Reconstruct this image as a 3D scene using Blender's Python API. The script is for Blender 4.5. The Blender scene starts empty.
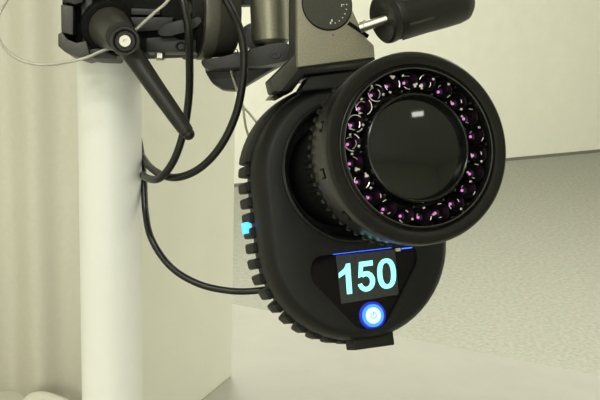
import bpy, bmesh, math
from mathutils import Vector, Matrix, noise
R = math.radians
S = bpy.context.scene
COL = S.collection

# ---------------------------------------------------------------- camera
CAM = Vector((0, 0, 2.30))
PITCH, ROLL, FPX = 15.0, 1.6, 1371.0
cd = bpy.data.cameras.new('camera'); cam = bpy.data.objects.new('camera', cd); COL.objects.link(cam)
CR = (Matrix.Rotation(R(90 - PITCH), 3, 'X') @ Matrix.Rotation(R(ROLL), 3, 'Z'))
cam.matrix_world = Matrix.Translation(CAM) @ CR.to_4x4()
cd.sensor_width = 36; cd.lens = 36 * FPX / 600; cd.clip_start = .02; cd.clip_end = 60
S.camera = cam
# ---------------------------------------------------------------- light
S.view_settings.view_transform = 'Standard'; S.view_settings.look = 'None'
S.view_settings.gamma = 1; S.view_settings.use_curve_mapping = False
S.view_settings.exposure = 0.0
w = bpy.data.worlds.new('world'); S.world = w; w.use_nodes = True
w.node_tree.nodes['Background'].inputs[0].default_value = (.95, .97, .85, 1)
w.node_tree.nodes['Background'].inputs[1].default_value = 0.25
CEIL = 3.6
LAMPS = [(-.55, -.5), (-.5, -2.0), (1.40, -.27), (-.6, 3.9), (1.6, 4.2), (-.6, 6.6), (1.9, 6.8), (4.2, 4.0), (3.0, 1.5)]  # the last lamp is added to brighten the jamb
def area(name, loc, sx, sy, e, col=(1, .995, .93)):
    l = bpy.data.lights.new(name, 'AREA'); l.shape = 'RECTANGLE'; l.size = sx; l.size_y = sy
    l.energy = e; l.color = col
    o = bpy.data.objects.new(name, l); COL.objects.link(o); o.location = loc
    return o
for i, (x, y) in enumerate(LAMPS):
    if i == 2: area('ceiling_lamp_light', (x, y, CEIL - .07), .26, .13, 1.2).rotation_euler = (0, 0, R(35))
    else: area('ceiling_lamp_light', (x, y, CEIL - .07), 1.15, .30, 21 if y < 1 else 54 if i < 8 else 34)
wl = area('added_window_light', (-.35, -2.93, 2.05), 2.5, 1.5, 22, (.97, 1, .93)); wl.rotation_euler = (R(90), 0, 0)  # unseen window light, added for frontal light on walls and pole

# ---------------------------------------------------------------- helpers
def ray(px, py):
    return (CR @ Vector(((px - 300) / FPX, (200 - py) / FPX, -1)))
D0 = 0.80
def W(px, py, d=0.0):                     # a world point seen at px,py, lying d metres before the plane of the subject
    return CAM + ray(px, py) * (D0 - d)
def onz(px, py, z):
    v = ray(px, py); return CAM + v * ((z - CAM.z) / v.z)
def frame(o, x, y, z):
    m = Matrix.Identity(4)
    for i, a in enumerate((x, y, z)):
        for j in range(3): m[j][i] = a[j]
    for j in range(3): m[j][3] = o[j]
    return m
def onplane(F, px, py, z0=0.0):           # the local x,y of a frame's plane z=z0 under a pixel
    Fi = F.inverted(); o = Fi @ CAM; v = Fi.to_3x3() @ ray(px, py)
    t = (z0 - o.z) / v.z
    return (o.x + v.x * t, o.y + v.y * t)
def camframe(px, py, d=0.0):              # a frame facing the way the photographer stands
    return frame(W(px, py, d), CR.col[0], CR.col[1], CR.col[2])
def axisframe(o, z, up=None):
    z = Vector(z).normalized(); up = up or (CR @ Vector((0, 1, 0)))
    x = up.cross(z)
    if x.length < 1e-4: x = Vector((1, 0, 0)).cross(z)
    x.normalize(); y = z.cross(x)
    return frame(o, x, y, z)
def cv(x, y, z): return CR @ Vector((x, y, z))

def mat(name, col, rough=.5, metal=0, noise_amt=0, noise_scale=80, bump=0, emis=None, es=0, spec=.5, trans=0, ior=1.45, coat=0):
    m = bpy.data.materials.new(name); m.use_nodes = True
    nt = m.node_tree; b = nt.nodes['Principled BSDF']
    b.inputs['Base Color'].default_value = (*col, 1); b.inputs['Roughness'].default_value = rough
    b.inputs['Metallic'].default_value = metal; b.inputs['Specular IOR Level'].default_value = spec
    b.inputs['Transmission Weight'].default_value = trans; b.inputs['IOR'].default_value = ior
    b.inputs['Coat Weight'].default_value = coat
    if emis: b.inputs['Emission Color'].default_value = (*emis, 1); b.inputs['Emission Strength'].default_value = es
    if noise_amt or bump:
        tc = nt.nodes.new('ShaderNodeTexCoord'); n = nt.nodes.new('ShaderNodeTexNoise')
        n.inputs['Scale'].default_value = noise_scale; n.inputs['Detail'].default_value = 5
        nt.links.new(tc.outputs['Object'], n.inputs['Vector'])
        if noise_amt:
            r = nt.nodes.new('ShaderNodeValToRGB')
            r.color_ramp.elements[0].position = .3; r.color_ramp.elements[1].position = .7
            r.color_ramp.elements[0].color = (*[c * (1 - noise_amt) for c in col], 1)
            r.color_ramp.elements[1].color = (*[min(1, c * (1 + noise_amt)) for c in col], 1)
            nt.links.new(n.outputs['Fac'], r.inputs['Fac']); nt.links.new(r.outputs['Color'], b.inputs['Base Color'])
        if bump:
            bp = nt.nodes.new('ShaderNodeBump'); bp.inputs['Strength'].default_value = bump
            bp.inputs['Distance'].default_value = .001
            nt.links.new(n.outputs['Fac'], bp.inputs['Height']); nt.links.new(bp.outputs['Normal'], b.inputs['Normal'])
    return m
M = dict(
    wall=mat('wall_paint', (.83, .83, .72), .75, noise_amt=.02, noise_scale=9, bump=.15),
    jamb=mat('jamb_paint', (.87, .865, .755), .7, noise_amt=.02, noise_scale=14),
    ledge=mat('ledge_paint', (.475, .468, .40), .6, noise_amt=.035, noise_scale=22),
    ceiling=mat('ceiling_paint', (.82, .81, .72), .9),
    carpet=mat('grey_carpet', (.325, .325, .272), .95, noise_amt=.13, noise_scale=45, bump=.5),
    skirt=mat('skirting', (.20, .19, .15), .8),
    pole=mat('white_powder_coat', (.86, .86, .80), .38, noise_amt=.01, noise_scale=60),
    curtain=mat('cream_cloth', (.695, .67, .565), .9, noise_amt=.02, noise_scale=200),
    shell=mat('charcoal_plastic', (.0085, .009, .0078), .52, noise_amt=.12, noise_scale=900, bump=.12, spec=.32),
    rubber=mat('black_rubber', (.009, .009, .0075), .62, spec=.35),
    black=mat('black_gloss', (.006, .006, .006), .22, spec=.5),
    matte=mat('black_matte', (.004, .004, .0035), .75, spec=.2),
    ring=mat('ring_black', (.0055, .0055, .0045), .33, noise_amt=.15, noise_scale=700, spec=.42),
    darkmetal=mat('dark_anodised', (.055, .053, .042), .42, .25, noise_amt=.15, noise_scale=900, bump=.1),
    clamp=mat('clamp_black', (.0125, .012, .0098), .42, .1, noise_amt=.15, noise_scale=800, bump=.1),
    clampdark=mat('clamp_near_black', (.006, .006, .005), .45),  # even near-black for the parts of the right hand block
    grey=mat('grey_hammered', (.33, .315, .235), .45, .35, noise_amt=.22, noise_scale=1300, bump=.15),
    column=mat('brushed_grey', (.26, .25, .19), .38, .85, noise_amt=.12, noise_scale=1200),
    band=mat('band_grey', (.13, .125, .10), .4, .3, noise_amt=.15, noise_scale=1200),
    knob=mat('grey_knob', (.052, .051, .043), .42, .15, noise_amt=.15, noise_scale=1200, bump=.1),
    dial=mat('dial_grey', (.060, .058, .046), .5, .2, noise_amt=.2, noise_scale=1500),
    steel=mat('steel', (.60, .585, .50), .36, 1),
    rope=mat('steel_rope', (.62, .61, .52), .38, .55),
    cable=mat('black_cable', (.0075, .0075, .006), .34, spec=.5),
    glint=mat('glint_metal', (1, .99, .95), .38, 1),  # pale metal for the glints modelled in the lamp cups
    cuprim=mat('cup_plastic', (.03, .028, .028), .08, spec=1),
    cup=mat('cup_dark', (.0045, .004, .004), .30, spec=.25),
    pink=mat('pink_emitter', (.6, .2, .6), .4, emis=(1, .20, .92), es=.85),
    lens=mat('lens_glass', (.004, .005, .004), .06, spec=.75),
    window=mat('smoked_window', (.004, .0035, .0045), .12, spec=.35),
    display=mat('display_panel', (.045, .050, .046), .25, noise_amt=.2, noise_scale=600),
    digits=mat('digit_glow', (.3, .9, .95), .5, emis=(.30, .93, .98), es=1.0),
    haloglow=mat('halo_blue', (.02, .03, .3), .5, emis=(.01, .03, 1), es=.30),  # glow of the halo drawn around the button
    blue=mat('blue_glow', (.02, .06, .9), .4, emis=(.03, .14, 1), es=3),
    bluebead=mat('blue_diode_glow', (.02, .05, .9), .4, emis=(.001, .02, 1), es=14),
    bluewhite=mat('pale_blue_glow', (.4, .7, 1), .4, emis=(.32, .66, 1), es=2.2),
    bluedim=mat('blue_edge_glow', (.02, .05, .9), .4, emis=(.03, .10, 1), es=4.0),
    sideled=mat('side_light_glow', (.1, .5, 1), .4, emis=(.05, .33, 1), es=1.8),
    mark=mat('white_print', (.75, .74, .66), .6),
    lamp=mat('lamp_diffuser', (.9, .9, .85), .5, emis=(1, .98, .86), es=3),
    lampframe=mat('lamp_frame', (.7, .7, .66), .5),
    magenta=mat('magenta_dot', (.35, .03, .28), .5),
)
WM = {}
def thing(name, label, cat, F, group=None):
    o = bpy.data.objects.new(name, None); COL.objects.link(o); o.empty_display_size = .02
    o.matrix_world = F; WM[o.name] = F.copy()
    o['label'] = label; o['category'] = cat
    if group: o['group'] = group
    return o
def put(o, F, parent=None):
    COL.objects.link(o); WM[o.name] = F.copy()
    if parent is not None:
        o.parent = parent; o.matrix_basis = WM[parent.name].inverted() @ F
    else: o.matrix_world = F
    return o
def obj(name, bm, m, F=None, parent=None, smooth=35, label=None):
    F = F or Matrix.Identity(4)
    bmesh.ops.remove_doubles(bm, verts=bm.verts[:], dist=1e-7)
    bmesh.ops.recalc_face_normals(bm, faces=bm.faces[:])
    me = bpy.data.meshes.new(name); bm.to_mesh(me); bm.free()
    for x in (m if isinstance(m, (list, tuple)) else [m]): me.materials.append(M[x])
    if smooth:
        me.polygons.foreach_set('use_smooth', [True] * len(me.polygons))
        me.set_sharp_from_angle(angle=R(smooth))
    o = bpy.data.objects.new(name, me); put(o, F, parent)
    if label: o['label'] = label
    return o
def tag(o, label, cat, group=None):
    o['label'] = label; o['category'] = cat
    if group: o['group'] = group
    return o
def structure(name, bm, m, F=None, **k):
    o = obj(name, bm, m, F, **k); o['kind'] = 'structure'; return o

def lathe(prof, seg=64, bm=None, T=None, mi=0, cap=True):
    bm = bm or bmesh.new(); rings = []
    for r, z in prof:
        if r < 1e-6: rings.append([bm.verts.new((0, 0, z))])
        else: rings.append([bm.verts.new((r * math.cos(2 * math.pi * i / seg), r * math.sin(2 * math.pi * i / seg), z)) for i in range(seg)])
    new = [v for g in rings for v in g]; fs = []
    for a, b in zip(rings, rings[1:]):
        for i in range(seg):
            j = (i + 1) % seg
            if len(a) == 1 and len(b) == 1: continue
            if len(a) == 1: fs.append(bm.faces.new((a[0], b[i], b[j])))
            elif len(b) == 1: fs.append(bm.faces.new((a[i], a[j], b[0])))
            else: fs.append(bm.faces.new((a[i], a[j], b[j], b[i])))
    if cap:
        for g in (rings[0], rings[-1]):
            if len(g) > 2 and len(rings) > 1 and not (abs(prof[0][0] - prof[-1][0]) < 1e-9 and abs(prof[0][1] - prof[-1][1]) < 1e-9):
                fs.append(bm.faces.new(g))
    for f in fs: f.material_index = mi
    if T is not None: bmesh.ops.transform(bm, matrix=T, verts=new)
    return bm
def prism(poly, z0, z1, bev=0, bm=None, mi=0, seg=2):
    t = bmesh.new()
    a = [t.verts.new((x, y, z0)) for x, y in poly]; b = [t.verts.new((x, y, z1)) for x, y in poly]
    t.faces.new(a[::-1]); t.faces.new(b); n = len(poly)
    for i in range(n): t.faces.new((a[i], a[(i + 1) % n], b[(i + 1) % n], b[i]))
    bmesh.ops.recalc_face_normals(t, faces=t.faces[:])
    if bev: bmesh.ops.bevel(t, geom=t.edges[:], offset=bev, segments=seg, affect='EDGES', profile=.6, clamp_overlap=True)
    for f in t.faces: f.material_index = mi
    if bm is None: return t
    me = bpy.data.meshes.new('t'); t.to_mesh(me); t.free(); bm.from_mesh(me); bpy.data.meshes.remove(me); return bm
def box(x0, x1, y0, y1, z0, z1, bev=0, bm=None, mi=0, seg=2):
    return prism([(x0, y0), (x1, y0), (x1, y1), (x0, y1)], z0, z1, bev, bm, mi, seg)
def pxpoly(F, pts, z0): return [onplane(F, x, y, z0) for x, y in pts]
def circ(r, n=48, cx=0, cy=0): return [(cx + r * math.cos(2 * math.pi * i / n), cy + r * math.sin(2 * math.pi * i / n)) for i in range(n)]
def roundpoly(pts, rad, n=6):
    out = []; N = len(pts)
    for i in range(N):
        p = Vector(pts[i]); a = (Vector(pts[i - 1]) - p); b = (Vector(pts[(i + 1) % N]) - p)
        d = min(rad, a.length * .45, b.length * .45); A = p + a.normalized() * d; B = p + b.normalized() * d
        for k in range(n + 1):
            t = k / n; q = A * (1 - t) ** 2 + p * 2 * t * (1 - t) + B * t * t; out.append((q.x, q.y))
    return out
def spline(pts, sub=8):
    P = [Vector(p) for p in pts]; P = [P[0] * 2 - P[1]] + P + [P[-1] * 2 - P[-2]]; out = []
    for i in range(1, len(P) - 2):
        for k in range(sub):
            t = k / sub; a, b, c, d = P[i - 1:i + 3]
            out.append(.5 * ((2 * b) + (c - a) * t + (2 * a - 5 * b + 4 * c - d) * t * t + (3 * b - a - 3 * c + d) * t ** 3))
    out.append(P[-2]); return out
def tube(path, rad, seg=12, bm=None, strands=0, twist=0.0, srad=None):
    bm = bm or bmesh.new(); n = len(path); fr = []; ref = Vector((0.13, 1, .21))
    for i, p in enumerate(path):
        t = (path[min(i + 1, n - 1)] - path[max(i - 1, 0)]).normalized()
        x = (ref - t * ref.dot(t)).normalized(); ref = x; fr.append((p, x, t.cross(x)))
    s_acc = [0]
    for a, b in zip(path, path[1:]): s_acc.append(s_acc[-1] + (b - a).length)
    def skin(center, r):
        rings = []
        for i, (p, x, y) in enumerate(fr):
            c = center(i); rr = r(i / (n - 1)) if callable(r) else r
            rings.append([bm.verts.new(c + (x * math.cos(2 * math.pi * k / seg) + y * math.sin(2 * math.pi * k / seg)) * rr) for k in range(seg)])
        for a, b in zip(rings, rings[1:]):
            for k in range(seg): bm.faces.new((a[k], a[(k + 1) % seg], b[(k + 1) % seg], b[k]))
        bm.faces.new(rings[0][::-1]); bm.faces.new(rings[-1])
    if not strands: skin(lambda i: fr[i][0], rad)
    else:
        for s in range(strands):
            def c(i, s=s):
                a = s_acc[i] * twist + 2 * math.pi * s / strands
                return fr[i][0] + (fr[i][1] * math.cos(a) + fr[i][2] * math.sin(a)) * rad
            skin(c, srad or rad)
    return bm
def densify(path, step):
    out = []
    for a, b in zip(path, path[1:]):
        k = max(1, int((b - a).length / step))
        for i in range(k): out.append(a.lerp(b, i / k))
    out.append(path[-1]); return out

# ================================================================ setting
XL, XR, YB = -1.9, 5.2, -3.0
a = onz(232, 187, 0); b = onz(600, 152, 0); dr = (b - a).normalized(); dr.z = 0
nrm = Vector((-dr.y, dr.x, 0))
def linept(x): return a + dr * ((x - a.x) / dr.x)
pl, pr = linept(XL - .3), linept(XR + .3)
YF = max(pl.y, pr.y)
structure('floor', box(XL - .3, XR + .3, YB - .3, YF + .5, -.1, 0), 'carpet', smooth=0)
bm = prism([(pl.x, pl.y), (pr.x, pr.y), (pr.x + nrm.x * .15, pr.y + nrm.y * .15), (pl.x + nrm.x * .15, pl.y + nrm.y * .15)], 0, CEIL)
structure('wall_back', bm, 'wall', smooth=0)
t_ = -nrm * .006
bm = prism([(pl.x + t_.x, pl.y + t_.y), (pr.x + t_.x, pr.y + t_.y), (pr.x, pr.y), (pl.x, pl.y)], 0, .022)
structure('baseboard_back', bm, 'skirt', smooth=0)
structure('wall_left', box(XL - .15, XL, YB, pl.y + .3, 0, CEIL), 'wall', smooth=0)
structure('wall_right', box(XR, XR + .15, YB, pr.y + .3, 0, CEIL), 'wall', smooth=0)
structure('wall_front', box(XL - .15, XR + .15, YB - .15, YB, 0, CEIL), 'wall', smooth=0)
structure('ceiling', box(XL - .3, XR + .3, YB - .3, YF + .5, CEIL, CEIL + .1), 'ceiling', smooth=0)
LL = ['long flat ceiling lamp above the left of the near half wall', 'long flat ceiling lamp nearest the added window', 'small tilted ceiling lamp mirrored in the round lens',
      'left long ceiling lamp just past the white ledge', 'middle long ceiling lamp just past the white ledge', 'long ceiling lamp over the far left carpet corner',
      'long ceiling lamp over the middle of the far wall', 'long ceiling lamp over the carpet by the right wall', 'unseen long lamp added at right to brighten the jamb']
for i, (x, y) in enumerate(LAMPS):
    F = Matrix.Translation((x, y, CEIL - .05))
    if i == 2: F = F @ Matrix.Rotation(R(35), 4, 'Z')
    q = thing('ceiling_lamp', LL[i], 'ceiling lamp', F, 'flat ceiling lamps')
    fr_ = box(-.62, .62, -.20, .20, -.012, .05, .004) if i != 2 else box(-.15, .15, -.085, .085, -.012, .05, .004)
    obj('lamp_frame', fr_, 'lampframe', F, q)
q = bmesh.new()
for x0, x1, z0, z1 in ((-1.72, -1.60, 1.2, 2.9), (.90, 1.02, 1.2, 2.9), (-1.72, 1.02, 1.2, 1.3), (-1.72, 1.02, 2.8, 2.9), (-.38, -.32, 1.3, 2.8)):
    box(x0, x1, YB - .02, YB + .06, z0, z1, .004, q)
structure('window_added_1', q, 'lampframe')  # unseen frame added around the window light behind the camera
# half wall with white ledge
ZL = CAM.z - .60
e0, e1 = onz(232, 303, ZL), onz(600, 375, ZL)
d1 = (e1 - e0).normalized()
L0 = e0 - d1 * .9; L1 = e1 + d1 * 1.6
inw = Vector((d1.y, -d1.x, 0))
if inw.y > 0: inw = -inw
k0, k1 = L0 + inw * .42, L1 + inw * .42
pol = [(L0.x, L0.y), (k0.x, k0.y), (k1.x, k1.y), (L1.x, L1.y)]
structure('trim_1', prism(pol, ZL - .03, ZL, .003), 'ledge')
def ins(p, s): return (p.x + s.x, p.y + s.y)
pol2 = [ins(L0, inw * .02), ins(k0, -inw * .02), ins(k1, -inw * .02), ins(L1, inw * .02)]
structure('wall_half', prism(pol2, 0, ZL - .03), 'jamb', smooth=0)
# jamb standing on the ledge
j0, j1 = onz(232, 376, ZL), onz(203, 400, ZL)
jd = (j1 - j0).normalized(); jl = Vector((-jd.y, jd.x, 0))
if jl.x > 0: jl = -jl
near = j0 + jd * .29
pj = [(j0.x, j0.y), (near.x, near.y), (near.x - .42, near.y + .05), (j0.x - .42, j0.y + .16)]
structure('wall_jamb', prism(pj, ZL, CEIL, .003), 'jamb')
# the curtain to the left of the pole
c0 = onz(-90, 400, ZL - .05); 
FC = Matrix.Translation((0, 0, 0))
bm = bmesh.new(); cols = []
xs = [i / 90 for i in range(91)]
def cpt(u):
    px = -80 + u * 195
    v_ = ray(px, 300); base = CAM + v_ * ((near.y - .05) / v_.y)
    fold = .010 * math.exp(-((px - 40) / 17) ** 2) - .003 * math.exp(-((px - 66) / 14) ** 2) + .006 * math.exp(-((px + 25) / 14) ** 2) - .007 * math.exp(-((px - 8) / 16) ** 2)
    return base.x, near.y - .075 - fold * 1.3 + .05 * (1 - u)
rows = [CAM.z - .62, CAM.z - .3, CAM.z, CEIL - .02]
g = [[bm.verts.new((*cpt(u), z)) for z in rows] for u in xs]
gb = [[bm.verts.new((cpt(u)[0], cpt(u)[1] + .004, z)) for z in rows] for u in xs]
for G, s in ((g, 1), (gb, -1)):
    for i in range(len(xs) - 1):
        for k in range(len(rows) - 1):
            f = [G[i][k], G[i + 1][k], G[i + 1][k + 1], G[i][k + 1]]; bm.faces.new(f[::s])
for k in range(len(rows) - 1):
    for i in (0, len(xs) - 1): bm.faces.new((g[i][k], g[i][k + 1], gb[i][k + 1], gb[i][k]))
for i in range(len(xs) - 1):
    for k in (0, len(rows) - 1): bm.faces.new((g[i][k], g[i + 1][k], gb[i + 1][k], gb[i][k]))
tag(obj('curtain', bm, 'curtain', smooth=180), 'cream curtain with soft vertical folds hanging left of the white pole', 'curtain')
# rolled cloth at the curtain's foot
bm = bmesh.new()
P = [CAM + ray(x, y) * ((near.y - .085) / ray(x, y).y) for x, y in ((14, 432), (28, 405), (40, 399), (58, 402), (80, 410), (104, 418))]
tube(spline(P, 8), lambda t: .0068 * (.6 + .4 * math.sin(math.pi * min(1, t * 1.2 + .1))), 16, bm)
tag(obj('cloth_roll', bm, 'curtain'), 'small rolled cream cloth lying low in front of the curtain folds', 'cloth')
P = None
pa, pb = CAM + ray(-80, 414) * ((near.y - .085) / ray(-80, 414).y), CAM + ray(72, 414) * ((near.y - .085) / ray(72, 414).y)
structure('wall_stub', box(pa.x, pb.x, near.y - .105, near.y - .02, 0, pb.z, .002), 'curtain')

# ================================================================ white pole
pc = W(110.5, 200, -.075)
rp = 31.2 * (D0 + .075) / FPX
FP = Matrix.Translation((pc.x, pc.y, 0))
prof = [(rp, 0.012), (rp, 3.05), (rp - .001, 3.055), (0, 3.055)]
tp = thing('pole', 'thick white round vertical pole carrying the clamp and camera', 'pole', FP)
obj('tube', lathe(prof, 64), 'pole', FP, tp)
obj('base_plate', lathe([(0, 0), (.22, 0), (.22, .008), (.215, .012), (0, .012)], 64), 'pole', FP, tp)

# ================================================================ motion capture camera
O = W(351, 170, 0); C = W(420, 147, .095)
n = CR.inverted() @ (C - O); LB = n.length; n.normalize()
s_ = .10; c_ = -(n.x + s_ * n.y) / n.z
rr = Vector((1, s_, c_)).normalized(); uu = n.cross(rr)
FB = frame(O, CR @ rr, CR @ uu, CR @ n)
FR = frame(C, CR @ rr, CR @ uu, CR @ n)
mc = thing('motion_capture_camera', 'black motion capture camera with ring of infrared lamps and lit display reading 150', 'camera', FB)
SX, ST, SB, SR = .0012, -.004, -.0420, .0575
def stad(ins, z, n=28):
    r = SR - ins; out = []
    for i in range(n + 1):
        t = math.pi * i / n; out.append((SX + r * math.cos(t), ST + r * math.sin(t), z))
    for i in range(n + 1):
        t = math.pi + math.pi * i / n; out.append((SX + r * math.cos(t), SB + r * math.sin(t), z))
    return out
def loft(bm, rings):
    V = [[bm.verts.new(p) for p in r] for r in rings]
    for a, b in zip(V, V[1:]):
        for i in range(len(a)):
            j = (i + 1) % len(a); bm.faces.new((a[i], a[j], b[j], b[i]))
    return V
WIN = roundpoly([(-.0300, -.0475), (.0345, -.0475), (.0352, -.0570), (.0090, -.0930), (-.0070, -.0930), (-.0335, -.0600)], .006, 5)
bm = bmesh.new()
prof = [(0.0, -.019), (0, -.012), (.0006, -.008), (.0020, -.0040), (.0040, -.0012), (.0060, 0)]
V = loft(bm, [stad(i, z) for i, z in prof])
HR = .0405
hole = [bm.verts.new((x, y, 0)) for x, y in circ(HR, 64)]
win = [bm.verts.new((x, y, 0)) for x, y in WIN]
ed = []
for L in (V[-1], hole, win):
    for i in range(len(L)):
        A, B = L[i], L[(i + 1) % len(L)]; ed.append(bm.edges.get((A, B)) or bm.edges.new((A, B)))
bmesh.ops.triangle_fill(bm, edges=ed, use_beauty=True, use_dissolve=False)
# window recess walls
w2 = [bm.verts.new((x * .985, -.070 + (y + .070) * .985, -.0022)) for x, y in WIN]
for i in range(len(win)): j = (i + 1) % len(win); bm.faces.new((win[i], win[j], w2[j], w2[i]))
obj('front_shell', bm, 'shell', FB, mc, smooth=40)
bm = bmesh.new()
V = loft(bm, [stad(.0045, -.019), stad(.0045, -.040), stad(.010, -.050), stad(.020, -.054)])
bm.faces.new(V[-1]); bm.faces.new(V[0][::-1])
obj('rear_housing', bm, 'shell', FB, mc)
# crease band
bm = bmesh.new(); loft(bm, [stad(.0, -.0192), stad(.0006, -.0196), stad(.0006, -.0210), stad(.004, -.0215)])
obj('shell_seam', bm, 'rubber', FB, mc)
# well around the lens barrel
obj('lens_well', lathe([(HR + .0022, -.0002), (HR + .002, .0012), (HR + .0008, .0022), (HR - .0006, .0018), (HR - .0015, -.0006), (HR - .003, -.009), (HR - .0035, -.020), (.020, -.020)], 80, cap=False), 'black', FB, mc)
# fins
fin_me = None
base = box(-.0031, .0031, 0, .0066, -.0170, .0, .0019, seg=3)
per = []
pitch = .0082
half = math.pi * SR
Rf = SR - .0045
def perim(s):   # s measured clockwise from the top centre (seen from the front), towards the left side
    q = math.pi / 2 * Rf; st = ST - SB
    if s < q: t = math.pi / 2 + s / Rf; return SX + Rf * math.cos(t), ST + Rf * math.sin(t), t
    s -= q
    if s < st: return SX - Rf, ST - s, math.pi
    s -= st
    t = math.pi + s / Rf
    if t < 2 * math.pi: return SX + Rf * math.cos(t), SB + Rf * math.sin(t), t
    s -= math.pi * Rf
    if s < st: return SX + Rf, SB + s, 0
    s -= st; t = s / Rf; return SX + Rf * math.cos(t), ST + Rf * math.sin(t), t
total = 2 * math.pi * Rf + 2 * (ST - SB)
s = .064; k = 0; first = None; led_at = None
while s < total - .060:
    x, y, t = perim(s)
    F = FB @ Matrix.Translation((x, y, -.0215)) @ Matrix.Rotation(t - math.pi / 2, 4, 'Z')
    if first is None: first = obj('fin', base, 'shell', F, mc)
    else: put(bpy.data.objects.new('fin', first.data), F, mc)
    if led_at is None and onplane(FB, 246, 228, -.035)[1] > y: led_at = F
    s += .0089; k += 1
bx_, by_ = onplane(FB, 248.0, 228, -.028)
obj('side_light', box(-.0024, .0016, -.0032, .0034, -.0056, .0022, .0006), 'sideled', FB @ Matrix.Translation((bx_, by_, -.028)), mc, label='small glowing blue light on the left flank')
r0_, r1_ = SR - .007, SR + .0022
arc = [(SX + r1_ * math.cos(R(t)), ST + r1_ * math.sin(R(t))) for t in range(8, 166, 4)] + [(SX + r0_ * math.cos(R(t)), ST + r0_ * math.sin(R(t))) for t in range(164, 6, -4)]
obj('top_shroud', prism(arc, -.0400, -.0215, .0016), 'shell', FB, mc)
# window, display, digits, button
bm = prism([(x * .98, -.070 + (y + .070) * .98) for x, y in WIN], -.0040, -.0020)
wn = obj('display_window', bm, 'window', FB, mc, smooth=0)
dx0, dy1 = onplane(FB, 336, 255.5, -.0012); dx1, dy1b = onplane(FB, 395.5, 249, -.0012)
_, dy0 = onplane(FB, 341.5, 303.5, -.0012)
dsp_poly = pxpoly(FB, [(336, 255.5), (395.2, 249.2), (398.7, 294.5), (341.5, 304)], -.0012)
dp = obj('display', prism(dsp_poly, -.0020, -.0012, .0002), 'display', FB, mc, smooth=0)
# digits
def digit(kind, x0, x1, y0, y1):
    w_, h_ = x1 - x0, y1 - y0; bm = bmesh.new()
    def T(p): return (x0 + p[0] * w_ + (p[1] - .5) * h_ * .07, y0 + p[1] * h_)
    def strip(outer, inner, closed):
        A = [bm.verts.new((*T(p), 0)) for p in outer]; B = [bm.verts.new((*T(p), 0)) for p in inner]
        N = len(A)
        for i in range(N if closed else N - 1):
            j = (i + 1) % N; bm.faces.new((A[i], A[j], B[j], B[i]))
    if kind == '0':
        def se(a_, b_, n_=40):
            o = []
            for i in range(n_):
                t = 2 * math.pi * i / n_; c, s = math.cos(t), math.sin(t); e = .85
                o.append((.5 + a_ * math.copysign(abs(c) ** e, c), .5 + b_ * math.copysign(abs(s) ** e, s)))
            return o
        strip(se(.5, .5), se(.235, .355), True)
    elif kind == '1':
        bm.faces.new([bm.verts.new((*T(p), 0)) for p in [(.50, 0), (.80, 0), (.80, 1), (.57, 1), (.45, .86), (.10, .72), (.10, .56), (.50, .68)]])
    else:
        bm.faces.new([bm.verts.new((*T(p), 0)) for p in [(.06, .47), (.16, 1), (.92, 1), (.92, .83), (.36, .83), (.30, .53)]])
        out, inn = [], []
        for i in range(25):
            t = R(128 - i * (128 + 168) / 24)
            out.append((.49 + .49 * math.cos(t), .335 + .335 * math.sin(t)))
            inn.append((.47 + .235 * math.cos(t), .33 + .175 * math.sin(t)))
        strip(out, inn, False)
    r = bmesh.ops.extrude_face_region(bm, geom=bm.faces[:])
    bmesh.ops.translate(bm, verts=[v for v in r['geom'] if isinstance(v, bmesh.types.BMVert)], vec=(0, 0, .0003))
    return bm
zt = -.0011
ax0, ay0 = onplane(FB, 337.2, 291, zt); ax1, ay1 = onplane(FB, 392.8, 259.5, zt)
ay1 = onplane(FB, 367, 261.0, zt)[1]; ay0 = onplane(FB, 367, 291.5, zt)[1]
wd = (ax1 - ax0)
FT = FB @ Matrix.Translation((0, 0, zt)) @ Matrix.Rotation(R(.8), 4, 'Z')
for kd, u0, u1 in (('1', .0, .29), ('5', .335, .64), ('0', .68, 1.0)):
    obj('digit', digit(kd, ax0 + u0 * wd, ax0 + u1 * wd, ay0, ay1), 'digits', FT, dp, smooth=0, label='glowing pale cyan digit ' + kd)
bx, by = onplane(FB, 373.5, 315.5, 0)
FBt = FB @ Matrix.Translation((bx, by, -.0020))
bt = obj('button', lathe([(.0066, 0), (.0066, .0016), (.0060, .0022), (.0048, .0022), (.0048, .0012), (0, .0012)], 40), 'blue', FBt, mc, label='round button glowing bright blue')
obj('button_halo', lathe([(.0082, -.001), (.0082, .0006), (.0078, .0009), (.0066, .0009), (.0066, -.001)], 40, cap=False), 'haloglow', FBt, bt, label='frosted bezel lit deep blue')  # the button's halo, made as a dim glowing ring
bm = lathe([(.0046, .0012), (.0046, .0019), (.0040, .0022), (0, .0022)], 40)
obj('button_cap', bm, 'bluewhite', FBt, bt)
bm = bmesh.new()
for i in range(14):
    for rr_ in ((.0014, .0020),):
        if i in (3, 4): continue
        t0, t1 = 2 * math.pi * i / 14, 2 * math.pi * (i + 1) / 14
        bm.faces.new([bm.verts.new((r_ * math.cos(t), r_ * math.sin(t), .00235)) for r_, t in ((rr_[0], t0), (rr_[1], t0), (rr_[1], t1), (rr_[0], t1))])
box(-.0003, .0003, 0, .0024, .0022, .0024, 0, bm)
obj('button_icon', bm, 'blue', FBt, bt, smooth=0)
# thin blue light guides along the window's upper rim
obj('light_guide', box(-.0170, .0195, -.04778, -.04760, -.0018, -.0002), 'bluedim', FB, mc, smooth=0)
obj('light_guide', box(.0262, .0325, -.0492, -.0487, -.0021, -.0004), 'bluedim', FB, mc, smooth=0)
obj('status_light', box(.0222, .0252, -.0502, -.0484, -.0021, -.0010), 'mark', FB, mc, smooth=0)
# foot tab under the shell
bm = box(-.0085, .0170, -.1045, -.0960, -.022, -.008, .0008)
obj('foot', bm, 'rubber', FB, mc)
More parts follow.
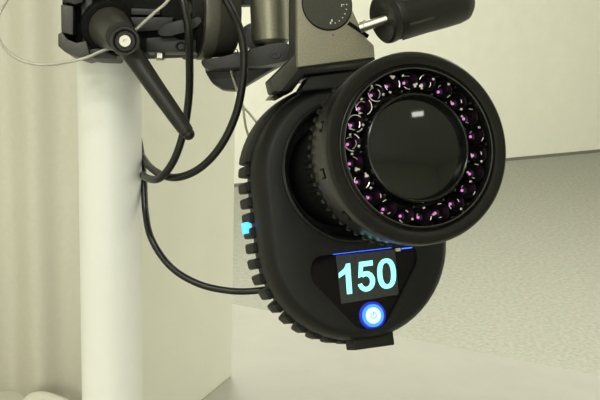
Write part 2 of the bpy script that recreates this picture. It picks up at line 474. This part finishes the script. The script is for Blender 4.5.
# lens barrel: ridged tube between well and ring
def gear(r0, r1, n_, duty=.5):
    o = []
    for i in range(n_):
        t = 2 * math.pi * i / n_; d = 2 * math.pi / n_
        for r_, f in ((r0, 0), (r1, .12), (r1, duty), (r0, duty + .12)): o.append((r_ * math.cos(t + d * f), r_ * math.sin(t + d * f)))
    return o
bm = lathe([(.0320, -.020), (.0320, LB - .033)], 64)
prism(gear(.0318, .0332, 60), .012, .034, 0, bm); prism(gear(.0318, .0328, 60), .040, .052, 0, bm)
obj('lens_barrel', bm, 'matte', FB, mc)
# ring drum
RO = .0505
bm = lathe([(.030, -.034), (RO - .0035, -.034), (RO - .0028, -.032), (RO - .0028, -.012), (RO - .0012, -.0105), (RO, -.0095), (RO, -.0035), (RO - .0004, -.0020), (RO - .0014, -.0008), (RO - .0035, -.0004), (RO - .0068, -.0014), (RO - .0074, -.0022), (RO - .0078, -.0020), (RO - .0084, -.0008),
            (RO - .0088, -.0004), (RO - .0092, -.0005), (RO - .0095, -.0012), (RO - .0097, -.0130), (.0285, -.0130)], 128, cap=False)
obj('ring_housing', bm, 'ring', FR, mc, smooth=30)
bm = prism(gear(RO - .0038, RO - .0018, 60, .45), -.0365, -.0335)
obj('knurled_ring', bm, 'rubber', FR, mc, smooth=0)
def hoop(rad, z, t_):
    return lathe([(rad + t_ * math.cos(2 * math.pi * k / 8), z + t_ * math.sin(2 * math.pi * k / 8)) for k in range(9)], 128, cap=False)
obj('rim_lip_glint', hoop(RO - .0093, -.0003, .00030), 'knob', FR, mc, smooth=80)  # lighter hoops here and below put the rim's highlight lines into colour
obj('rim_edge_glint', hoop(RO - .0008, -.0016, .00018), 'clamp', FR, mc, smooth=80)
# small notches on the drum's flank
bm0 = bmesh.new(); box(-.0028, .0028, -.0006, .0006, -.0012, -.0004, 0, bm0); box(-.0028, -.0018, -.0006, .0006, -.0045, -.0012, 0, bm0); box(.0018, .0028, -.0006, .0006, -.0045, -.0012, 0, bm0)
fm = None
for i in range(12):
    t = 2 * math.pi * (i + .3) / 12
    F = FR @ Matrix.Rotation(t, 4, 'Z') @ Matrix.Translation((RO - .0026, 0, -.0165)) @ Matrix.Rotation(-math.pi / 2, 4, 'Z')
    if fm is None: o = obj('bayonet_lug', bm0, 'matte', F, mc, smooth=0); fm = o.data
    else: put(bpy.data.objects.new('bayonet_lug', fm), F, mc)
# lens
obj('lens_rim', lathe([(.0290, -.0130), (.0289, -.0030), (.0284, -.0016), (.0278, -.0012), (.0273, -.0016), (.0270, -.0040), (.0270, -.0060)], 96, cap=False), 'black', FR, mc)
obj('lens', lathe([(.0272 * i / 14, -.0022 - (.0272 * i / 14) ** 2 / .24) for i in range(14, -1, -1)], 96, cap=False), 'lens', FR, mc, smooth=60, label='dark round glass lens')
# LEDs
RL = .0354
cupm = None
def cup_mesh(arcs, dots):
    q = lathe([(.0049, 0), (.0049, .0078), (.0047, .0082), (.0044, .0079), (.0040, .0045), (.0030, .0018), (.0016, .0008), (.0, .0007)], 20, mi=0, cap=False)
    for r_, q0, q1 in arcs:                     # bright metal arcs standing in for glints on the lamp
        n_ = max(3, int((q1 - q0) / .3)); P_ = [Vector((r_ * math.cos(q0 + (q1 - q0) * k / n_), r_ * math.sin(q0 + (q1 - q0) * k / n_), .0082 if r_ > .004 else .0060)) for k in range(n_ + 1)]
        k0 = len(q.faces); tube(P_, .00030, 6, q); q.faces.ensure_lookup_table()
        for f in q.faces[k0:]: f.material_index = 1
    for r_, t_ in dots:  # small metal blocks, also standing in for glints
        k0 = len(q.faces); x_, y_ = r_ * math.cos(t_), r_ * math.sin(t_)
        box(x_ - .0007, x_ + .0007, y_ - .0006, y_ + .0006, .0074, .0084, .0002, q, 1, 1)
    return q
def cup_data(name, *a):
    q = cup_mesh(*a); bmesh.ops.recalc_face_normals(q, faces=q.faces[:]); me = bpy.data.meshes.new(name); q.to_mesh(me); q.free()
    me.materials.append(M['cup']); me.materials.append(M['glint']); me.polygons.foreach_set('use_smooth', [True] * len(me.polygons)); me.set_sharp_from_angle(angle=R(35)); return me
CA = cup_data('led_many_glints', [(.0044, 1.6, 3.6), (.0030, 3.8, 5.6), (.0044, 5.6, 6.4), (.0032, .2, 1.2)], [(.0042, .6), (.0040, 4.6)])
CB = cup_data('led_some_glints', [(.0044, .1, .9), (.0030, 3.6, 4.6)], [(.0043, 1.7), (.0043, 2.05), (.0034, 1.8), (.0043, 4.9)])
CC = cup_data('led_few_glints', [(.0043, 5.2, 5.7), (.0028, 2.0, 2.6)], [(.0044, .9)])
em0 = lathe([(.0, .0018), (.0006, .0016), (.00078, .0012), (.00078, .0008), (0, .0008)], 10)
em = None
for i in range(22):
    a_ = 360 * (i + .42) / 22; t = R(a_)
    F = FR @ Matrix.Rotation(t, 4, 'Z') @ Matrix.Translation((RL, 0, -.0129)) @ Matrix.Rotation(i * 1.7, 4, 'Z')
    F0 = F
    dat = CA if 112 < a_ < 178 else CB if (60 < a_ < 215) else CC  # most glints are put in at the upper left
    o = put(bpy.data.objects.new('infrared_led', dat), F0, mc)
    if em is None: e = obj('emitter', em0, 'pink', F0, o, label='glowing pink diode'); em = e.data
    else: put(bpy.data.objects.new('emitter', em), F0, o)['label'] = 'glowing pink diode'
# glossy posts added between lamps as sparkles, on the inner and outer circle
bm = bmesh.new()
for i in range(22):
    t = 2 * math.pi * (i + .92) / 22
    for r_ in ((.0304,), (.0304, .0412), (.0412,), (), (.0304, .0412))[(i * 7) % 5]:
        lathe([(.0009, 0), (.0009, .0070), (.0005, .0076), (0, .0076)], 8, bm, Matrix.Translation((r_ * math.cos(t), r_ * math.sin(t), -.0130)))
obj('glint_posts', bm, 'cuprim', FR, mc, smooth=30)

# ================================================================ tilt head with grip
FH = FB @ Matrix.Translation((0, 0, -.004))
th = thing('tilt_head', 'grey and black geared tilt head with dial holding the camera from above', 'camera mount', FH)
z1 = .010
face = pxpoly(FH, [(297, -60), (330, -60), (348, 0), (361, 29), (366, 38), (374, 45), (375, 57), (298, 67)], z1)
obj('bracket', prism(face, z1 - .012, z1, .0006), 'grey', FH, th)
zz = z1 - .003
side = pxpoly(FH, [(295, -60), (302, -60), (302, 58), (330, 58), (374, 52), (376, 63), (305, 72), (292, 92), (274, 91.5), (271, 79), (295, 55)], zz)
obj('side_plate', prism(side, zz - .0125, zz, .0008), 'darkmetal', FH, th)
bm = prism(pxpoly(FH, [(301, 68), (380, 60), (380, 66), (305, 75), (293, 91), (282, 91)], zz + .004), zz - .030, zz + .003, .0006)
obj('dovetail', bm, 'black', FH, th)
bm = prism(pxpoly(FH, [(309, 77), (380, 67), (384, 84), (303, 91), (302, 88)], zz), zz - .012, zz + .001, .0008)
obj('camera_plate', bm, 'rubber', FH, th)
cx, cy = onplane(FH, 327, 4.5, z1)
FD = FH @ Matrix.Translation((cx, cy, z1))
dr_ = .0150
dl = obj('dial', lathe([(dr_, -.002), (dr_, .0006), (dr_ - .0004, .0010), (0, .0010)], 64), 'dial', FD, th)
obj('dial_rim', lathe([(dr_ + .0006, -.001), (dr_ + .0006, .0004), (dr_, .0004), (dr_, -.001)], 64), 'matte', FD, th)
bm = bmesh.new()
for i, t in enumerate((-74, -60, -46, -32, -18, -4)):
    T = Matrix.Rotation(R(t), 4, 'Z'); L = .0007
    q = bmesh.new(); box(.0122 - L, .0122, -.0003, .0003, .0010, .00115, 0, q); bmesh.ops.transform(q, matrix=T, verts=q.verts[:])
    me = bpy.data.meshes.new('t'); q.to_mesh(me); q.free(); bm.from_mesh(me); bpy.data.meshes.remove(me)
for (x, y) in ((.0004, -.0112), (.0014, -.0098)): box(x - .0004, x + .0004, y - .0007, y + .0007, .0010, .00115, 0, bm)
box(.0084, .0104, -.0010, -.0006, .0010, .00115, 0, bm); box(.0084, .0088, -.0020, -.0004, .0010, .00115, 0, bm)
obj('dial_marks', bm, 'mark', FD, dl, smooth=0, label='white printed scale marks')
obj('slot', prism(pxpoly(FH, [(347, 24.5), (349.5, 21.5), (369, 35), (367.5, 38)], z1), z1 - .001, z1 + .0004), 'matte', FH, th, smooth=0)
qx, qy = onplane(FH, 333, 35, z1)
obj('index_dot', lathe([(.0006, z1 - .001), (.0006, z1 + .0003), (0, z1 + .0003)], 10, T=Matrix.Translation((qx, qy, 0))), 'magenta', FH, th)
# grip handle
FG = axisframe(W(383, 20, .004), cv(.86, .30, -.42))
gp = obj('grip', lathe([(0, .002), (.0060, .0015), (.0090, 0), (.0128, -.0010), (.0140, 0), (.0143, .002), (.0140, .0045), (.0130, .0052), (.0135, .006), (.0142, .012), (.0150, .040), (.0150, .0500), (.0142, .0550), (.0120, .0575), (0, .0590)], 64), 'clamp', FG, th)
bm = bmesh.new()
for i in range(6):
    q = box(.0139, .0146, -.0008, .0008, .009, .034, .0003); bmesh.ops.transform(q, matrix=Matrix.Rotation(2 * math.pi * i / 6 + 3.62, 4, 'Z'), verts=q.verts[:])
    me = bpy.data.meshes.new('t'); q.to_mesh(me); q.free(); bm.from_mesh(me); bpy.data.meshes.remove(me)
obj('grip_ridges', bm, 'knob', FG, gp)
p0 = W(360, 28, .0); p1 = FG @ Vector((0, 0, .004))
obj('rod', tube([p0, p0.lerp(p1, .5), p1], .0029, 16), 'steel', None, th)
obj('collar', tube([W(362, 27, .0), W(366.5, 25, -.0005)], .0034, 16), 'steel', None, th)
# upright column, arm, joint
FV = axisframe(W(271, 42, -.022), CR @ Vector((-.045, 1, 0)), up=cv(0, 0, 1))
obj('column', lathe([(.0, -.001), (.0095, -.001), (.0112, .0008), (.0115, .003), (.0121, .075)], 48), 'column', FV, th)
FA = camframe(250, 50, -.022)
arm = [(200, 60), (222, 57), (240, 52), (266, 45), (283, 42), (291, 45), (293, 54), (287, 61), (262, 66), (204, 69)]
bm = prism(roundpoly(pxpoly(FA, arm, .008), .003, 3), -.016, .009, .0022, seg=3)
ar = obj('arm', bm, 'clamp', FA, th)
x, y = onplane(FA, 275, 55, .009)
obj('screw', lathe([(.0, .0098), (.0012, .0098), (.0016, .0102), (.0033, .0102), (.0036, .0088)], 24, T=Matrix.Translation((x, y, 0)) @ Matrix.Diagonal((1, .6, 1, 1))), 'clamp', FA, ar)
for q, w_ in (((236, 51), .0013), ((247.7, 49.5), .0015)):
    x, y = onplane(FA, *q, .010)
    obj('screw', lathe([(w_, .007), (w_, .010), (w_ * .5, .0108), (0, .0108)], 12, T=Matrix.Translation((x, y, 0))), 'steel', FA, ar)
leaf = [(204, 62), (205, 72), (211, 82), (222, 89), (237, 90), (250, 82), (270, 70), (290, 59), (280, 52), (230, 52)]
obj('cam_disc', prism(pxpoly(FA, leaf, -.012), -.030, -.014, .002), 'clamp', FA, th)
obj('stay', prism(pxpoly(FA, [(236, -60), (262, -60), (262, 4), (240, 5)], -.005), -.016, -.004, .001), 'clamp', FA, th)
obj('elbow', prism(roundpoly(pxpoly(FA, [(241, 29), (252, 22), (262, 26), (266, 48), (240, 54), (238, 40)], -.008), .003), -.02, -.006, .002), 'clamp', FA, th)
# horizontal joint
FJ = axisframe(W(208, 15, -.034), cv(1, 0, -.30), up=cv(0, 1, 0))
def sc(x): return (x - 219) / 1640 / .957
obj('joint_body', lathe([(0, sc(190)), (.0245, sc(192)), (.0262, sc(221)), (.0262, sc(222)), (.0258, sc(224)), (.0245, sc(240)), (.023, sc(243)), (0, sc(243))], 72), 'darkmetal', FJ, th)
obj('joint_band', lathe([(.024, sc(207)), (.0270, sc(208)), (.0274, sc(210)), (.0272, sc(220)), (.0264, sc(222)), (.024, sc(222))], 72), 'band', FJ, th)
obj('joint_collar', lathe([(.020, sc(194)), (.0265, sc(195)), (.0275, sc(197)), (.0275, sc(204)), (.0268, sc(206)), (.022, sc(207))], 72), 'clamp', FJ, th)

# ================================================================ pole clamp
FK = camframe(120, 30, 0)
cl = thing('pole_clamp', 'black pole clamp with ratchet lever gripping the white pole', 'clamp', FK)
def kp(name, pts, z0, z1, m, bev=.001, parent=None, rd=0, **k):
    p = pxpoly(FK, pts, z1)
    if rd: p = roundpoly(p, rd, 4)
    return obj(name, prism(p, z0, z1, bev, seg=2), m, FK, parent or cl, **k)
kp('clamp_body', [(62, -60), (62, 4), (66, 34), (70, 48), (84, 52), (150, 51), (192, 49), (194, -60)], -.058, -.012, 'matte', .001)
kp('jaw_rail', [(60.5, 4), (73.5, 6), (73, 35), (61, 32.5)], -.030, .001, 'knob', .0012)
kp('jaw', [(61, -60), (83, -60), (83, 2), (75, 4.5), (62, 1.5)], -.03, .003, 'clamp', .001)
kp('jaw_tip', [(58, 34), (62, 32), (67, 39), (76, 43), (86, 41), (90, 56), (83, 58), (65, 52), (58, 46)], -.03, .003, 'darkmetal', .0005)
kp('inner_rail', [(80.5, 0), (92, -4), (96, 40), (88, 52), (83, 46)], -.03, -.003, 'clamp', .001)
kp('cross_bar', [(84, 50), (100, 48), (118, 55), (116, 59), (96, 58.5), (84, 56)], -.03, -.002, 'clamp', .001)
# right hand block
kp('block', [(130, -60), (199, -60), (197, 30), (196, 52.5), (142, 52.5), (134, 40)], -.03, -.006, 'matte', .0012)
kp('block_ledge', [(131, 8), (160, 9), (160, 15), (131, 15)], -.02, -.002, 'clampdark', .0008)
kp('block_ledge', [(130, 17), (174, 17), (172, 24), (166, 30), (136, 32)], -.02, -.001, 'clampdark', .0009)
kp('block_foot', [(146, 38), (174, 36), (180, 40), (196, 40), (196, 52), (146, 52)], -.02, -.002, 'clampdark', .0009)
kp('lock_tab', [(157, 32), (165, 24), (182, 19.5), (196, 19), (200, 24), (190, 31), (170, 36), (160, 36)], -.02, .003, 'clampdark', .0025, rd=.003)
FS_ = axisframe(W(160, 50.5, -.008), cv(0, -1, 0), up=cv(0, 0, 1))
obj('nut', lathe([(.0028, 0), (.0030, .001), (.0030, .0046), (.0024, .0058), (0, .0058)], 6), 'steel', FS_, cl, smooth=0)
x, y = onplane(FK, 181, 46.5, -.002)
obj('eyelet', lathe([(.0033, -.004), (.0033, .0012), (.0024, .0016), (.0019, .0008), (.0019, -.004)], 24, T=Matrix.Translation((x, y, -.002)), cap=False), 'clamp', FK, cl)
x, y = onplane(FK, 198, 22, -.002)
obj('button', lathe([(.0030, -.004), (.0030, .004), (.0022, .0052), (0, .0054)], 24, T=Matrix.Translation((x, y, -.002))), 'clamp', FK, cl)
# knob and flange
kax = cv(.33, -.27, .90)
K0 = W(109, 27.5, -.004)
FN = axisframe(K0, kax)
obj('flange', lathe([(0, -.008), (.0160, -.008), (.0160, .0005), (.0152, .0015), (.0135, .0018), (0, .0018)], 64), 'matte', FN, cl)
obj('knob', lathe([(0, .001), (.0122, .001), (.0124, .003), (.0121, .006), (.0094, .0285), (.0086, .032), (0, .032)], 64), 'knob', FN, cl)
TIP = FN @ Vector((0, 0, .030))
FCp = axisframe(W(125, 41, .034), cv(.10, -.08, 1))
cp = obj('lever_cap', lathe([(.0, -.006), (.0080, -.006), (.0085, -.002), (.0085, 0), (.0078, .0014), (.0068, .0014), (.0060, .0004), (.0055, -.0012), (0, -.0012)], 48), 'clamp', FCp, cl)
obj('cap_screw', lathe([(.0036, -.0012), (.0036, .0004), (.0032, .0009), (.0010, .0009), (.0009, -.0003), (0, -.0003)], 32), 'steel', FCp, cp, label='round bright steel socket screw')
P = [W(x, y, d) for x, y, d in ((128, 47, .020), (138, 62, .021), (155, 87, .023), (172, 111, .025), (184, 128, .026), (188.5, 134, .026))]
bm = tube(spline(P, 6), lambda t: (.0062 - .0024 * t) if t < .96 else .0034, 24)
# round the tip
bmesh.ops.create_uvsphere(bm, u_segments=20, v_segments=12, radius=.0035, matrix=Matrix.Translation(P[-1]))
obj('lever', bm, 'clamp', None, cl, smooth=60)

# ================================================================ cables
def cable(name, pts, r, label):
    P = spline([W(*p) for p in pts], 10)
    return tag(obj(name, tube(P, r, 14), 'cable', None, None, smooth=80), label, 'cable')
cable('cable', [(176, -60, .012), (180, -14, .012), (184.5, 8, .014), (188.3, 30, .012), (189.5, 60, .004), (189, 95, -.006), (184, 130, -.012), (174, 160, -.018), (160, 178, -.025), (147, 178, -.045), (140, 171, -.084), (126, 155, -.096), (129, 146, -.097), (140, 154, -.086),
       (150, 167, -.058), (166, 176.5, -.03), (184, 176, -.02), (204, 165, -.014), (222, 144, -.008), (236, 114, -.002), (243, 80, .004), (244, 52, .008), (240, 30, .010), (231, 9, .014), (219, -14, .016), (205, -60, .016)], .00235,
      'black cable hanging in a double loop between clamp and column')
cable('cable', [(128, 64, -.084), (130, 110, -.090), (139, 140, -.088), (143.5, 175, -.074), (145.5, 212, -.066), (152, 240, -.055), (171, 267, -.052), (199, 284, -.050), (232, 291, -.047), (262, 290, -.044), (290, 283, -.050)], .00215,
      'thin black cable curving from behind the pole into the camera side')
# safety rope in front
def rope(name, pts, r, label, step=.0006, tw=1500):
    P = densify(spline([W(*p) for p in pts], 10), step)
    return tag(obj(name, tube(P, r * .5, 6, strands=3, twist=tw, srad=r * .56), 'rope', None, None, smooth=60), label, 'wire')
rope('safety_wire', [(200, -45, .020), (170, -2, .016), (154, 13, .014), (136.5, 29, .012), (120, 45, .006), (103, 50.5, .006), (88, 57, .008), (70, 61.5, .008), (48, 64.5, .008), (28, 62.5, .008), (12, 55, .008), (1, 43, .008), (-4, 28, .008), (0, 12, .008), (8, -2, .008), (20, -25, .008)], .00105,
     'pale steel safety wire looping out left from behind the clamp knob')
rope('safety_wire', [(229, 60, -.034), (231, 70, -.034), (235, 84, -.034), (239, 96, -.036), (244, 107, -.038), (250, 114, -.040), (258, 124, -.042), (268, 136, -.060), (262, 146, -.070), (252, 142, -.062), (246.5, 130, -.050), (244.5, 119, -.044), (243, 108, -.040), (239, 97, -.038)], .00085,
     'thin twisted steel wire hanging between tilt head and camera top', tw=1100)
